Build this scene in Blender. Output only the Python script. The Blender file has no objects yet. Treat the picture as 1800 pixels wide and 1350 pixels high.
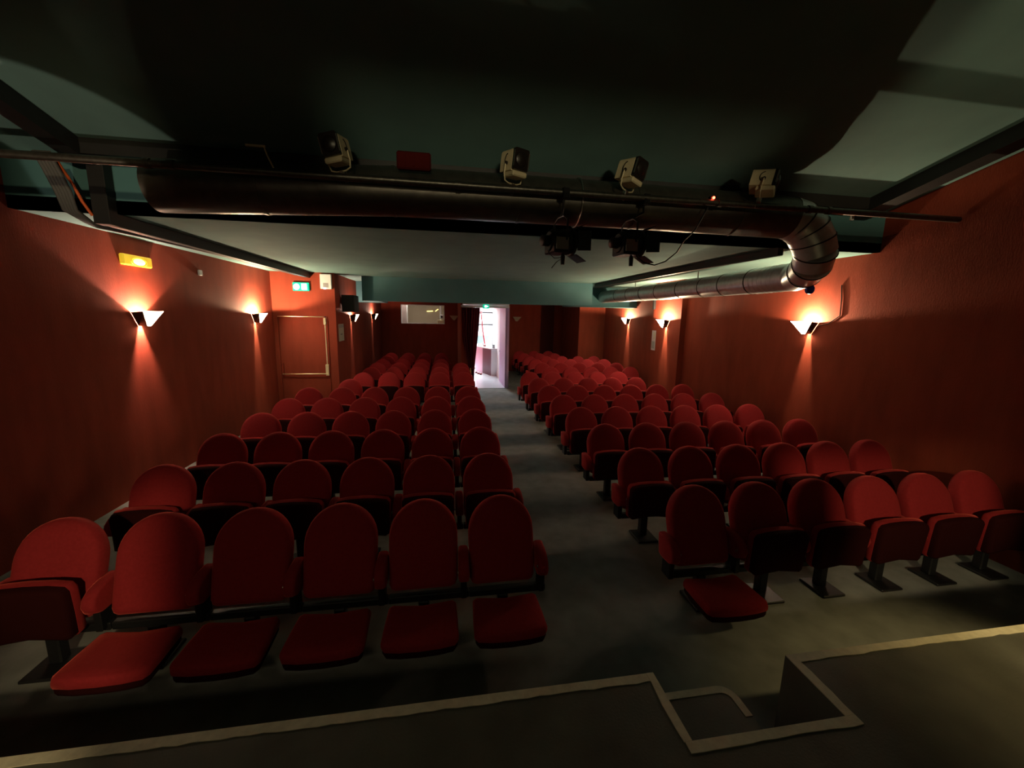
import bpy, bmesh, math, random
from mathutils import Matrix, Vector
random.seed(7)
PI = math.pi
sc = bpy.context.scene
C = sc.collection

# ------------------------------------------------------------------ camera
ZC = 2.13
def cam_axes(yaw, pitch, roll):
    cy, sy, cp, sp = math.cos(yaw), math.sin(yaw), math.cos(pitch), math.sin(pitch)
    f = Vector((sy*cp, cy*cp, -sp)); r = Vector((cy, -sy, 0)); d = f.cross(r)
    cr, sr = math.cos(roll), math.sin(roll)
    return cr*r+sr*d, -sr*r+cr*d, f
cd = bpy.data.cameras.new('camera'); cam = bpy.data.objects.new('camera', cd); C.objects.link(cam)
r_, d_, f_ = cam_axes(0.16161, 0.16866, -0.01901)
cam.matrix_world = Matrix(((r_.x, -d_.x, -f_.x, 0), (r_.y, -d_.y, -f_.y, 0), (r_.z, -d_.z, -f_.z, ZC), (0, 0, 0, 1)))
cd.sensor_width = 36; cd.lens = 710.09/1800*36; cd.clip_start = 0.02; cd.clip_end = 100
sc.camera = cam

# ------------------------------------------------------------------ world, exposure
w = bpy.data.worlds.new('world'); sc.world = w; w.use_nodes = True
w.node_tree.nodes['Background'].inputs[0].default_value = (0.75, 0.85, 1, 1)
w.node_tree.nodes['Background'].inputs[1].default_value = 0.02
vs = sc.view_settings
vs.view_transform = 'Standard'; vs.look = 'None'; vs.gamma = 1; vs.use_curve_mapping = False
vs.exposure = 0.0

# light levels (watts) tuned in one place
SCONCE_W = 95.0
STAGE_W = 650.0
WING_W = 210.0
UP_W = 130.0
BAR_FILL_W = 0.9
FILL_W = 1.5
LOBBY_W = 400.0
BOOTH_W = 21.0
WINDOW_E = 1.7

def lamp(name, kind, loc, watt, color, **kw):
    l = bpy.data.lights.new(name, kind); l.energy = watt; l.color = color
    for k, v in kw.items(): setattr(l, k, v)
    o = bpy.data.objects.new(name, l); C.objects.link(o); o.location = loc
    return o
def aim(o, target):
    o.rotation_euler = (Vector(target)-o.location).to_track_quat('-Z', 'Y').to_euler()

# the work lamp at the rear of the stage, the small flood in the right wing, the booth lamp; added fills for the seats, the bar and the lobby
aim(lamp('stage_work_light', 'SPOT', (0.67, -4.1, 3.8), STAGE_W, (1, 0.78, 0.42), spot_size=math.radians(120), spot_blend=0.3, shadow_soft_size=0.10), (0.67, 3, 2.6))
aim(lamp('wing_flood_light', 'SPOT', (4.3, 0.3, 3.0), WING_W, (1, 0.74, 0.30), spot_size=math.radians(44), spot_blend=1.0, shadow_soft_size=0.08), (3.2, 1.05, 0.5))
aim(lamp('wing_uplight', 'SPOT', (-2.9, -0.2, 0.85), UP_W, (1, 0.78, 0.54), spot_size=math.radians(16), spot_blend=0.12, shadow_soft_size=0.02), (-2.74, 3.92, 3.39))
fw = lamp('front_fill_light', 'AREA', (-1.5, -1.38, 2.62), FILL_W, (1, 0.80, 0.50), shape='RECTANGLE', size=2.0, size_y=0.10, spread=math.radians(88)); aim(fw, (-1.2, 1.7, 1.0))  # unseen lamp added as soft fill on the left front seats
ft = lamp('bar_fill_light', 'AREA', (0.95, -1.38, 3.17), BAR_FILL_W, (1, 0.84, 0.50), shape='RECTANGLE', size=3.4, size_y=0.04, spread=math.radians(9)); aim(ft, (0.95, 3.30, 3.35))  # unseen lamp added to brighten the spotlights on the bar
lo = lamp('lobby_fill_light', 'AREA', (1.0, 16.2, 2.5), LOBBY_W, (0.84, 0.93, 1), shape='RECTANGLE', size=0.8, size_y=1.6)  # unseen lamp added to brighten the lobby, its window being kept dim
bo = lamp('booth_ceiling_light', 'AREA', (-1.3, 15.75, 2.9), BOOTH_W, (1, 0.91, 0.76), shape='SQUARE', size=0.5)

# ------------------------------------------------------------------ materials
MATS = {}
def mat(name, col, rough=0.7, metal=0.0, noise=0.0, nscale=20.0, bump=0.0, bscale=200.0, sheen=0.0, sheen_tint=None, emis=None, estr=0.0, spec=None, stretch=(1, 1, 1)):
    if name in MATS: return MATS[name]
    m = bpy.data.materials.new(name); m.use_nodes = True; MATS[name] = m
    nt = m.node_tree; b = nt.nodes['Principled BSDF']; L = nt.links.new
    b.inputs['Base Color'].default_value = (*col, 1); b.inputs['Roughness'].default_value = rough; b.inputs['Metallic'].default_value = metal
    if spec is not None: b.inputs['Specular IOR Level'].default_value = spec
    if sheen: 
        b.inputs['Sheen Weight'].default_value = sheen; b.inputs['Sheen Roughness'].default_value = 0.35
        b.inputs['Sheen Tint'].default_value = (*(sheen_tint or (1, 1, 1)), 1)
    if emis: b.inputs['Emission Color'].default_value = (*emis, 1); b.inputs['Emission Strength'].default_value = estr
    if noise or bump:
        tc = nt.nodes.new('ShaderNodeTexCoord'); mp = nt.nodes.new('ShaderNodeMapping'); mp.inputs['Scale'].default_value = stretch
        L(tc.outputs['Object'], mp.inputs[0])
    if noise:
        n = nt.nodes.new('ShaderNodeTexNoise'); n.inputs['Scale'].default_value = nscale; n.inputs['Detail'].default_value = 6
        L(mp.outputs[0], n.inputs['Vector'])
        r = nt.nodes.new('ShaderNodeMapRange'); r.inputs[1].default_value = 0.25; r.inputs[2].default_value = 0.75
        r.inputs[3].default_value = 1-noise; r.inputs[4].default_value = 1+noise
        L(n.outputs['Fac'], r.inputs[0])
        mx = nt.nodes.new('ShaderNodeVectorMath'); mx.operation = 'SCALE'; mx.inputs[0].default_value = col
        L(r.outputs[0], mx.inputs['Scale']); L(mx.outputs[0], b.inputs['Base Color'])
    if bump:
        n2 = nt.nodes.new('ShaderNodeTexNoise'); n2.inputs['Scale'].default_value = bscale; n2.inputs['Detail'].default_value = 4
        L(mp.outputs[0], n2.inputs['Vector'])
        bp = nt.nodes.new('ShaderNodeBump'); bp.inputs['Strength'].default_value = bump; bp.inputs['Distance'].default_value = 0.004
        L(n2.outputs['Fac'], bp.inputs['Height']); L(bp.outputs[0], b.inputs['Normal'])
    return m
RED_WALL = mat('red_wall_fabric', (0.26, 0.042, 0.020), 0.85, noise=0.14, nscale=6, bump=0.35, bscale=120, spec=0.25, stretch=(1, 1, 0.25))
TEAL = mat('teal_ceiling_paint', (0.18, 0.325, 0.315), 0.9, noise=0.08, nscale=3, bump=0.15, bscale=60, spec=0.2)
TEAL_DARK = mat('teal_header_paint', (0.085, 0.205, 0.23), 0.9, noise=0.08, nscale=3, spec=0.2)
BLACK = mat('black_painted_wood', (0.012, 0.012, 0.013), 0.55, noise=0.2, nscale=10)
CARPET = mat('grey_carpet', (0.26, 0.265, 0.25), 0.95, noise=0.22, nscale=5, bump=0.6, bscale=400, spec=0.1)
STAGE = mat('black_stage_paint', (0.10, 0.098, 0.080), 0.5, noise=0.3, nscale=4, bump=0.3, bscale=90, spec=0.3)
TAPE = mat('white_edge_paint', (0.66, 0.60, 0.44), 0.6, noise=0.15, nscale=25, bump=0.4, bscale=60)
VELVET = mat('red_velvet', (0.36, 0.027, 0.032), 0.9, noise=0.10, nscale=60, bump=0.3, bscale=500, sheen=0.8, sheen_tint=(1, 0.16, 0.12), spec=0.1)
METAL_BLACK = mat('black_metal', (0.018, 0.018, 0.02), 0.45, metal=0.3)
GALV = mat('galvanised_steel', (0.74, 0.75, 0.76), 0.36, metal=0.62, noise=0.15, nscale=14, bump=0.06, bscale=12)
GALV_SHADED = mat('shaded_galvanised_steel', (0.17, 0.155, 0.135), 0.42, metal=0.9, noise=0.2, nscale=14, bump=0.08, bscale=12)  # same steel as the long duct, with its shade put into the colour
STEEL = mat('steel', (0.6, 0.58, 0.54), 0.3, metal=1.0)
PIPE = mat('dark_steel_pipe', (0.16, 0.15, 0.13), 0.4, metal=0.9, noise=0.3, nscale=30)
BRASS = mat('brass_trim', (0.75, 0.62, 0.38), 0.28, metal=1.0)
CREAM = mat('cream_lacquer', (0.70, 0.60, 0.38), 0.5, noise=0.08, nscale=20)
LENS = mat('dark_lens', (0.012, 0.008, 0.006), 0.35)
WHITE = mat('white_paint', (0.82, 0.83, 0.84), 0.6)
TILE = mat('pale_lobby_tile', (0.72, 0.77, 0.80), 0.18, noise=0.04, nscale=5)
PURPLE = mat('mauve_paint', (0.62, 0.42, 0.70), 0.5, noise=0.05, nscale=6)
PURPLE_DARK = mat('plum_laminate', (0.13, 0.07, 0.10), 0.5, noise=0.1, nscale=30, stretch=(1, 1, 0.1))
PINK = mat('pale_pink_laminate', (0.75, 0.52, 0.68), 0.5)
BEIGE = mat('beige_booth_paint', (0.44, 0.36, 0.26), 0.8, noise=0.05, nscale=5)
CURTAIN = mat('burgundy_curtain', (0.16, 0.010, 0.022), 0.85, sheen=0.3, sheen_tint=(1, .2, .2), noise=0.15, nscale=30, stretch=(1, 1, .1))
GOLD = mat('gold_braid', (0.6, 0.4, 0.1), 0.4, metal=0.6)
PAPER = mat('notice_paper', (0.55, 0.52, 0.42), 0.6)
PAPER_L = mat('pale_notice_paper', (0.62, 0.55, 0.60), 0.6)
GREYP = mat('grey_plastic', (0.35, 0.35, 0.36), 0.5)
BLUE = mat('blue_plastic', (0.03, 0.05, 0.45), 0.4)
ORANGE = mat('orange_cable', (0.65, 0.11, 0.02), 0.6)
RUBBER = mat('grey_cable', (0.10, 0.10, 0.10), 0.6)
SPEAKER = mat('black_speaker_cloth', (0.014, 0.015, 0.014), 0.8, bump=0.3, bscale=300)
REDBOX = mat('dark_red_enamel', (0.16, 0.012, 0.010), 0.35)
REDDIM = mat('dull_red_enamel', (0.07, 0.006, 0.005), 0.9, spec=0.1)
MONITOR = mat('monitor_screen', (0.3, 0.5, 0.5), 0.2, emis=(0.35, 0.62, 0.62), estr=0.5)
GLASS_ON = mat('lit_frosted_glass', (0.9, 0.85, 0.75), 0.4, emis=(1.0, 0.82, 0.55), estr=85.0)
GLASS_HOT = mat('brightly_lit_frosted_glass', (0.9, 0.85, 0.75), 0.4, emis=(1.0, 0.82, 0.55), estr=170.0)
GLASS_DIM = mat('softly_lit_frosted_glass', (0.9, 0.85, 0.75), 0.4, emis=(1.0, 0.74, 0.48), estr=30.0)
GLASS_OFF = mat('unlit_frosted_glass', (0.50, 0.42, 0.30), 0.4, noise=0.1, nscale=80)
PANE_SKY = mat('daylit_window_pane', (0.9, 0.95, 1), 0.3, emis=(0.90, 0.96, 1.0), estr=WINDOW_E)
EM_YELLOW = mat('amber_lens', (0.7, 0.5, 0.05), 0.35, emis=(1, 0.62, 0.03), estr=0.55)
EM_YELLOW_HOT = mat('amber_bulb', (1, 0.9, 0.4), 0.35, emis=(1, 0.80, 0.16), estr=4.5)
EM_GREEN = mat('green_exit_panel', (0.0, 0.35, 0.2), 0.4, emis=(0.0, 0.62, 0.36), estr=0.9)
EM_WHITE = mat('white_sign_light', (0.9, 1, 1), 0.4, emis=(0.72, 1.0, 0.98), estr=11.0)
EM_RED = mat('red_indicator', (1, 0.1, 0.05), 0.4, emis=(1, 0.07, 0.03), estr=18.0)
EM_TUBE = mat('yellow_strip_light', (1, 0.9, 0.4), 0.4, emis=(1, 0.8, 0.25), estr=3.0)

def glass_mat():
    m = bpy.data.materials.new('clear_glass'); m.use_nodes = True
    nt = m.node_tree; nt.nodes.clear()
    o = nt.nodes.new('ShaderNodeOutputMaterial'); t = nt.nodes.new('ShaderNodeBsdfTransparent'); g = nt.nodes.new('ShaderNodeBsdfGlossy')
    g.inputs['Roughness'].default_value = 0.05; x = nt.nodes.new('ShaderNodeMixShader'); x.inputs[0].default_value = 0.06
    nt.links.new(t.outputs[0], x.inputs[1]); nt.links.new(g.outputs[0], x.inputs[2]); nt.links.new(x.outputs[0], o.inputs[0])
    return m
CLEAR = glass_mat()

# ------------------------------------------------------------------ mesh helpers
def box(bm, x0, x1, y0, y1, z0, z1, bev=0.0, seg=1, M=None):
    vs_ = [bm.verts.new((x, y, z)) for x in (x0, x1) for y in (y0, y1) for z in (z0, z1)]
    F = [(0, 1, 3, 2), (4, 6, 7, 5), (0, 4, 5, 1), (2, 3, 7, 6), (0, 2, 6, 4), (1, 5, 7, 3)]
    fs = [bm.faces.new([vs_[i] for i in f]) for f in F]
    out = vs_
    if bev:
        es = list({e for f in fs for e in f.edges})
        r = bmesh.ops.bevel(bm, geom=es, offset=bev, segments=seg, profile=0.5, affect='EDGES')
        out = list({v for f in bm.faces for v in f.verts if v.is_valid} & (set(r['verts']) | {v for v in vs_ if v.is_valid}))
    if M is not None: bmesh.ops.transform(bm, matrix=M, verts=[v for v in out if v.is_valid])
    return bm
def prism(bm, poly, z0, z1, axis='Z'):
    """poly: list of 2-D points; extruded along axis"""
    def P(a, b, c):
        return {'Z': (a, b, c), 'X': (c, a, b), 'Y': (a, c, b)}[axis]
    n = len(poly)
    lo_ = [bm.verts.new(P(p[0], p[1], z0)) for p in poly]; hi = [bm.verts.new(P(p[0], p[1], z1)) for p in poly]
    bm.faces.new(lo_[::-1]); bm.faces.new(hi)
    for i in range(n): bm.faces.new((lo_[i], lo_[(i+1) % n], hi[(i+1) % n], hi[i]))
    return bm
def tube(bm, path, rad, n=12, caps=True):
    path = [Vector(p) for p in path]; k = len(path)
    rads = rad if isinstance(rad, (list, tuple)) else [rad]*k
    rings = []; prev = None
    for i, p in enumerate(path):
        t = (path[min(i+1, k-1)]-path[max(i-1, 0)]).normalized()
        if prev is None:
            u = t.cross(Vector((0, 0, 1)))
            if u.length < 1e-3: u = t.cross(Vector((1, 0, 0)))
        else: u = prev - t*prev.dot(t)
        u.normalize(); prev = u; v = t.cross(u)
        rings.append([bm.verts.new(p+(u*math.cos(a)+v*math.sin(a))*rads[i]) for a in [2*PI*j/n for j in range(n)]])
    for i in range(k-1):
        for j in range(n): bm.faces.new((rings[i][j], rings[i][(j+1) % n], rings[i+1][(j+1) % n], rings[i+1][j]))
    if caps: bm.faces.new(rings[0][::-1]); bm.faces.new(rings[-1])
    return bm
def lathe(bm, prof, n=20, M=None):
    """prof: (r,z) list around Z"""
    rings = []
    for r, z in prof: rings.append([bm.verts.new((r*math.cos(2*PI*j/n), r*math.sin(2*PI*j/n), z)) for j in range(n)])
    for i in range(len(prof)-1):
        for j in range(n): bm.faces.new((rings[i][j], rings[i][(j+1) % n], rings[i+1][(j+1) % n], rings[i+1][j]))
    bm.faces.new(rings[0][::-1]); bm.faces.new(rings[-1])
    if M is not None: bmesh.ops.transform(bm, matrix=M, verts=[v for r in rings for v in r])
    return bm
def cushion(bm, outline, layers, cen, depth_axis='Y', M=None):
    """outline: 2-D loop; layers: (inset 0..1 towards centre, depth); closes both ends"""
    rings = []; allv = []
    for s, d in layers:
        ring = []
        for a, b in outline:
            x, z = cen[0]+(a-cen[0])*(1-s), cen[1]+(b-cen[1])*(1-s)
            ring.append(bm.verts.new((x, d, z) if depth_axis == 'Y' else (x, z, d)))
        rings.append(ring); allv += ring
    n = len(outline)
    for i in range(len(rings)-1):
        for j in range(n): bm.faces.new((rings[i][j], rings[i][(j+1) % n], rings[i+1][(j+1) % n], rings[i+1][j]))
    bm.faces.new(rings[0][::-1]); bm.faces.new(rings[-1])
    if M is not None: bmesh.ops.transform(bm, matrix=M, verts=allv)
    return bm
def mesh(name, bm, m, smooth=None):
    bmesh.ops.recalc_face_normals(bm, faces=bm.faces[:])
    me = bpy.data.meshes.new(name); bm.to_mesh(me); bm.free()
    me.materials.append(m)
    if smooth is not None:
        me.polygons.foreach_set('use_smooth', [True]*len(me.polygons))
        me.set_sharp_from_angle(angle=math.radians(smooth))
    return me
def obj(name, bm, m, parent=None, smooth=None, loc=None):
    o = bpy.data.objects.new(name, mesh(name, bm, m, smooth) if isinstance(bm, bmesh.types.BMesh) else bm)
    C.objects.link(o)
    if parent: o.parent = parent
    if loc: o.location = loc
    return o
def N(): return bmesh.new()
def thing(name, label, cat, loc=(0, 0, 0), rot=(0, 0, 0), group=None):
    o = bpy.data.objects.new(name, None); C.objects.link(o); o.location = loc; o.rotation_euler = rot
    o.empty_display_size = 0.1
    return tag(o, label, cat, group)
def tag(o, label, cat, group=None, kind=None):
    o['label'] = label; o['category'] = cat
    if group: o['group'] = group
    if kind: o['kind'] = kind
    return o
def struct(name, bm, m, label, cat='wall', smooth=None):
    return tag(obj(name, bm, m, None, smooth), label, cat, kind='structure')
def B(*a, **k): return box(N(), *a, **k)

# ------------------------------------------------------------------ the room shell
XL, XR, ZM = -3.53, 4.92, 2.92          # main side walls, middle ceiling
YR = 4.10                               # front header
def zfront(y): return 3.36+0.235*(YR-y)
T = 0.12
struct('floor', B(XL-T, 5.5, 1.0, 15.2, -0.12, 0), CARPET, 'dark grey carpet under the red seats', 'floor')
# side walls
struct('wall_left', prism(N(), [(-5.2, 0), (9.1, 0), (9.1, 3.0), (YR, 3.0), (YR, 3.5), (-5.2, 5.6)], XL-T, XL, 'X'), RED_WALL, 'long dark red left wall with two lit sconces')
struct('wall_right', prism(N(), [(-5.2, 0), (8.98, 0), (8.98, 3.0), (YR, 3.0), (YR, 3.5), (-5.2, 5.6)], XR, XR+T, 'X'), RED_WALL, 'long dark red right wall with one large lit sconce')
struct('wall_right_pier', B(4.80, XR-.001, 7.83, 8.98, 0, ZM), RED_WALL, 'shallow red wall pier lit by a sconce beneath the silver duct')
struct('wall_right_recess', B(5.3, 5.42, 8.86, 13.3, 0, ZM), RED_WALL, 'orange lit red wall recess at the right rear')
struct('wall_right_recess_end', B(4.4, 5.42, 13.2, 13.3, 0, ZM), RED_WALL, 'dark red wall facing the stage right of the back wall')
struct('wall_right_rear', B(4.4, 4.5, 13.3, 15.2, 0, 2.6), RED_WALL, 'dark red side wall at the far right rear')
struct('wall_left_rear', B(-2.42, -2.30, 9.22, 15.2, 0, ZM), RED_WALL, 'dim red left rear side wall with two small lit sconces')
# face with the emergency exit
bm = N()
DX0, DX1, DZ = -3.46, -2.47, 2.03
box(bm, XL, DX0, 9.1, 9.22, 0, ZM); box(bm, DX1, -2.30, 9.1, 9.22, 0, ZM); box(bm, DX0, DX1, 9.1, 9.22, DZ, ZM)
struct('wall_exit', bm, RED_WALL, 'bright red wall facing the stage around the emergency exit door')
# back wall, with the booth window hole and the vestibule gap
WX0, WX1, WZ0, WZ1 = -1.62, -0.07, 1.76, 2.44
bm = N()
box(bm, -2.42, WX0, 15.2, 15.3, 0, 2.7); box(bm, WX1, 0.45, 15.2, 15.3, 0, 2.7); box(bm, WX0, WX1, 15.2, 15.3, 0, WZ0); box(bm, WX0, WX1, 15.2, 15.3, WZ1, 2.7)
struct('wall_back_left', bm, RED_WALL, 'dark red back wall around the projection booth window')
struct('wall_back_right', B(1.76, 4.5, 15.2, 15.3, 0, 2.7), RED_WALL, 'dark red back wall right of the lobby doorway')
struct('wall_back_panel', B(3.55, 4.05, 15.15, 15.2, 0, 2.55), mat('dark_panel_fabric', (0.10, 0.012, 0.010), 0.9), 'darker vertical panel on the back wall right of the doorway')
# stage end
struct('wall_stage', B(XL-T, XR+T, -5.3, -5.2, 0, 5.7), BLACK, 'black wall behind the stage')
# ceilings
bm = N(); prism(bm, [(-5.2, zfront(-5.2)), (YR, zfront(YR)), (YR, zfront(YR)+.1), (-5.2, zfront(-5.2)+.1)], XL, XR, 'X')
struct('ceiling_front', bm, TEAL, 'sloping dark teal ceiling above the stage front', 'ceiling')
bm = N(); box(bm, XL, 5.42, YR, 9.75, ZM, ZM+.1); box(bm, -2.42, -1.5, 9.75, 11.4, ZM, ZM+.1); box(bm, 3.2, 5.42, 9.75, 13.3, ZM, ZM+.1)
struct('ceiling_middle', bm, TEAL, 'grey green flat ceiling over the middle rows', 'ceiling')
struct('ceiling_rear', prism(N(), [(-1.85, 9.9), (3.5, 9.9), (3.5, 10.95), (5.3, 10.95), (5.3, 15.2), (-2.3, 15.2), (-2.3, 11.3), (-1.85, 11.3)], 2.56, 2.62), TEAL_DARK, 'low dark ceiling over the back rows', 'ceiling')
struct('wall_header', B(XL, XR, YR, YR+.08, ZM, 3.40), TEAL_DARK, 'teal header where the ceiling steps down behind the lighting bar')
struct('wall_beam', prism(N(), [(-1.85, 9.6), (3.5, 9.6), (3.5, 10.9), (5.3, 10.9), (5.3, 11.15), (3.2, 11.15), (3.2, 9.9), (-1.55, 9.9), (-1.55, 11.45), (-2.3, 11.45), (-2.3, 11.2), (-1.85, 11.2)], 2.39, ZM), TEAL_DARK, 'dark blue teal downstand beam across the rear ceiling')
# black trim boards along the ceilings
def board(n, bm, lab): struct(n, bm, BLACK, lab, 'trim')
board('trim_1', B(-2.84, -2.76, YR, 9.1, ZM-.11, ZM, bev=.004), 'black board along the left side of the middle ceiling')
board('trim_2', B(3.60, 3.67, YR, 9.75, ZM-.085, ZM, bev=.004), 'black board along the right side of the middle ceiling')
bm = N(); prism(bm, [(-5.2, zfront(-5.2)), (3.98, zfront(3.98)), (3.98, zfront(3.98)-.13), (-5.2, zfront(-5.2)-.13)], -2.92, -2.78, 'X')
board('trim_3', bm, 'black board along the left side of the sloping ceiling')
bm = N(); prism(bm, [(-5.2, zfront(-5.2)), (3.98, zfront(3.98)), (3.98, zfront(3.98)-.13), (-5.2, zfront(-5.2)-.13)], 4.40, 4.58, 'X')
board('trim_4', bm, 'black board along the right side of the sloping ceiling')
board('trim_5', B(-2.92, 4.58, 3.86, 3.98, zfront(3.92)-.10, zfront(3.92)+.015), 'black board across the sloping ceiling above the lighting bar')
board('trim_6', B(-2.86, -2.74, 4.0, YR, ZM-.11, 3.34, bev=.004), 'black upright board on the left end of the header')

# ------------------------------------------------------------------ stage
SX0, SX1, SYN, SY, SH = 0.935, 1.635, 1.19, 1.50, 0.50
struct('floor_stage', prism(N(), [(XL, -5.2), (XR, -5.2), (XR, SY), (SX1, SY), (SX1, SYN), (SX0, SYN), (SX0, SY), (XL, SY)], 0, SH), STAGE, 'black stage floor with a stair notch in its front edge', 'stage')
stage = bpy.data.objects['floor_stage']
def stripe(p, q, side, wid=0.042, h=0.003, z=SH, parent=stage, name='edge_stripe'):
    """a painted stripe with a ragged inner edge; side = unit vector from the clean edge to the ragged one"""
    p, q, s = Vector(p), Vector(q), Vector(side); n = max(4, int((q-p).length/0.05)); top = []; bot = []
    for i in range(n+1):
        a = p.lerp(q, i/n); b = a+s*(wid+random.uniform(-.004, .004)); top.append((a.x, a.y)); bot.append((b.x, b.y))
    return obj(name, prism(N(), top+bot[::-1], z, z+h), TAPE, parent)
stripe((XL, SY), (SX0+.0, SY), (0, -1)); stripe((SX1, SY), (XR, SY), (0, -1))
stripe((SX0, SY), (SX0, SYN), (-1, 0), 0.036, h=.0045); stripe((SX1, SYN), (SX1, SY), (1, 0), 0.045, h=.0045)
stripe((SX0-.03, SYN), (SX1+.045, SYN), (0, -1), 0.040, h=.0038)
# the steps in the notch
st = thing('stage_step', 'black stage step with white rounded nosing line in the notch', 'step', (0, 0, 0))
out = [(SX0+.005, SYN+.005), (1.44, SYN+.005)]
arc = [(1.36+.08*math.cos(a), 1.53+.08*math.sin(a)) for a in [PI/2*i/8 for i in range(9)]]
out += arc + [(SX0+.005, 1.61)]
obj('tread', prism(N(), out, 0, 0.25), STAGE, st)
edge = [(SX0+.005, 1.61)] + arc[::-1] + [(1.44, 1.44)]
inn = [(SX0+.005, 1.572)] + [(1.36+.042*math.cos(a), 1.53+.042*math.sin(a)) for a in [PI/2*i/8 for i in range(9)]][::-1] + [(1.402, 1.44)]
obj('nosing_stripe', prism(N(), edge+inn[::-1], 0.25, 0.253), TAPE, st)

# ------------------------------------------------------------------ seats
W2 = 0.232
def back_outline():
    o = [(-0.185, 0.0), (0.185, 0.0), (0.212, 0.012), (0.225, 0.04)]
    o += [(W2-.002, 0.16), (W2, 0.30)]
    for i in range(0, 19):
        a = PI*i/18; o.append((W2*math.cos(a), 0.345+0.245*math.sin(a)))
    o += [(-W2, 0.30), (-W2+.002, 0.16), (-0.225, 0.04), (-0.212, 0.012)]
    return o
def M_back(): return Matrix.Translation((0, -0.205, 0.285)) @ Matrix.Rotation(math.radians(-19), 4, 'X')
ME = {}
bm = cushion(N(), back_outline(), [(.16, .050), (.05, .046), (.012, .030), (0, 0.008), (0, -.012), (.02, -.036), (.06, -.050), (.14, -.058), (.40, -.064), (.70, -.066)], (0, .30), M=M_back())
ME['backrest'] = mesh('backrest', bm, VELVET, 50)
def seat_outline():
    o = [(-0.205, -0.335), (-.12, -.350), (0, -0.355), (.12, -.350), (0.205, -0.335), (0.224, -0.305), (0.222, -.17), (0.215, -0.02), (0.195, 0.0), (.11, -.012), (0, -0.026), (-.11, -.012), (-0.195, 0.0), (-0.215, -0.02), (-.222, -.17), (-0.224, -0.305)]
    return o
SL = [(.10, -.060), (.02, -.058), (0, -.045), (0, -.022), (.025, -.008), (.09, 0.0), (.4, .004), (.75, .002)]
ME['seat_down'] = mesh('seat', cushion(N(), seat_outline(), SL, (0, -.19), 'Z', M=Matrix.Translation((0, -0.315, 0.265)) @ Matrix.Rotation(math.radians(-1), 4, 'X')), VELVET, 50)
ME['seat_up'] = mesh('seat', cushion(N(), seat_outline(), SL, (0, -.19), 'Z', M=Matrix.Translation((0, -0.255, 0.252)) @ Matrix.Rotation(math.radians(-86), 4, 'X')), VELVET, 50)
SHELL = mat('dark_seat_shell', (0.035, 0.006, 0.006), 0.9, spec=0.05)
SS = [(.16, -.112), (.07, -.104), (.035, -.085), (.03, -.058)]
ME['shell_down'] = mesh('seat_shell', cushion(N(), seat_outline(), SS, (0, -.19), 'Z', M=Matrix.Translation((0, -0.315, 0.265)) @ Matrix.Rotation(math.radians(-1), 4, 'X')), SHELL, 50)
ME['shell_up'] = mesh('seat_shell', cushion(N(), seat_outline(), SS, (0, -.19), 'Z', M=Matrix.Translation((0, -0.255, 0.252)) @ Matrix.Rotation(math.radians(-86), 4, 'X')), SHELL, 50)
# armrest: side profile in (y,z), rounded front, swept in x with soft edges
prof = [(-0.10, 0.515), (-0.19, 0.515), (-0.26, 0.50), (-0.31, 0.465), (-0.325, 0.42), (-0.31, 0.375), (-0.265, 0.35), (-0.16, 0.345), (-.12, 0.36)]
bm = N(); lay = [(.22, -.036), (.06, -.032), (0, -.018), (0, .018), (.06, .032), (.22, .036)]
rings = []
for s, d in lay: rings.append([bm.verts.new((d, -.215+(a+.215)*(1-s), .43+(b-.43)*(1-s))) for a, b in prof])
for i in range(len(rings)-1):
    for j in range(len(prof)): bm.faces.new((rings[i][j], rings[i][(j+1) % len(prof)], rings[i+1][(j+1) % len(prof)], rings[i+1][j]))
bm.faces.new(rings[0][::-1]); bm.faces.new(rings[-1])
ME['armrest'] = mesh('armrest', bm, VELVET, 60)
ME['arm_bracket'] = mesh('arm_bracket', B(-.02, .02, -.27, -.16, .22, .37, bev=.006), METAL_BLACK)
bm = N(); lathe(bm, [(.011, 0), (.011, .006), (.006, .010)], 10, Matrix.Translation((0, 0, 0)) @ Matrix.Rotation(-PI/2, 4, 'Y')); ME['hinge_bolt'] = mesh('hinge_bolt', bm, STEEL, 40)
bm = N(); box(bm, -.232, .305, -.235, -.185, .20, .25, bev=.006); ME['crossbar'] = mesh('crossbar', bm, METAL_BLACK)
bm = N(); box(bm, -.035, .035, -.25, -.18, .02, .21, bev=.008); ME['pedestal'] = mesh('pedestal', bm, METAL_BLACK)
bm = N(); box(bm, -.10, .10, -.36, -.13, 0, .022, bev=.006); ME['foot_plate'] = mesh('foot_plate', bm, METAL_BLACK)
ORD = ['', 'first', 'second', 'third', 'fourth', 'fifth', 'sixth', 'seventh', 'eighth', 'ninth', 'tenth', 'eleventh', 'twelfth', 'thirteenth', 'fourteenth']
def part(name, key, parent, loc=None):
    o = bpy.data.objects.new(name, ME[key]); C.objects.link(o); o.parent = parent
    if loc: o.location = loc
    return o
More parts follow.
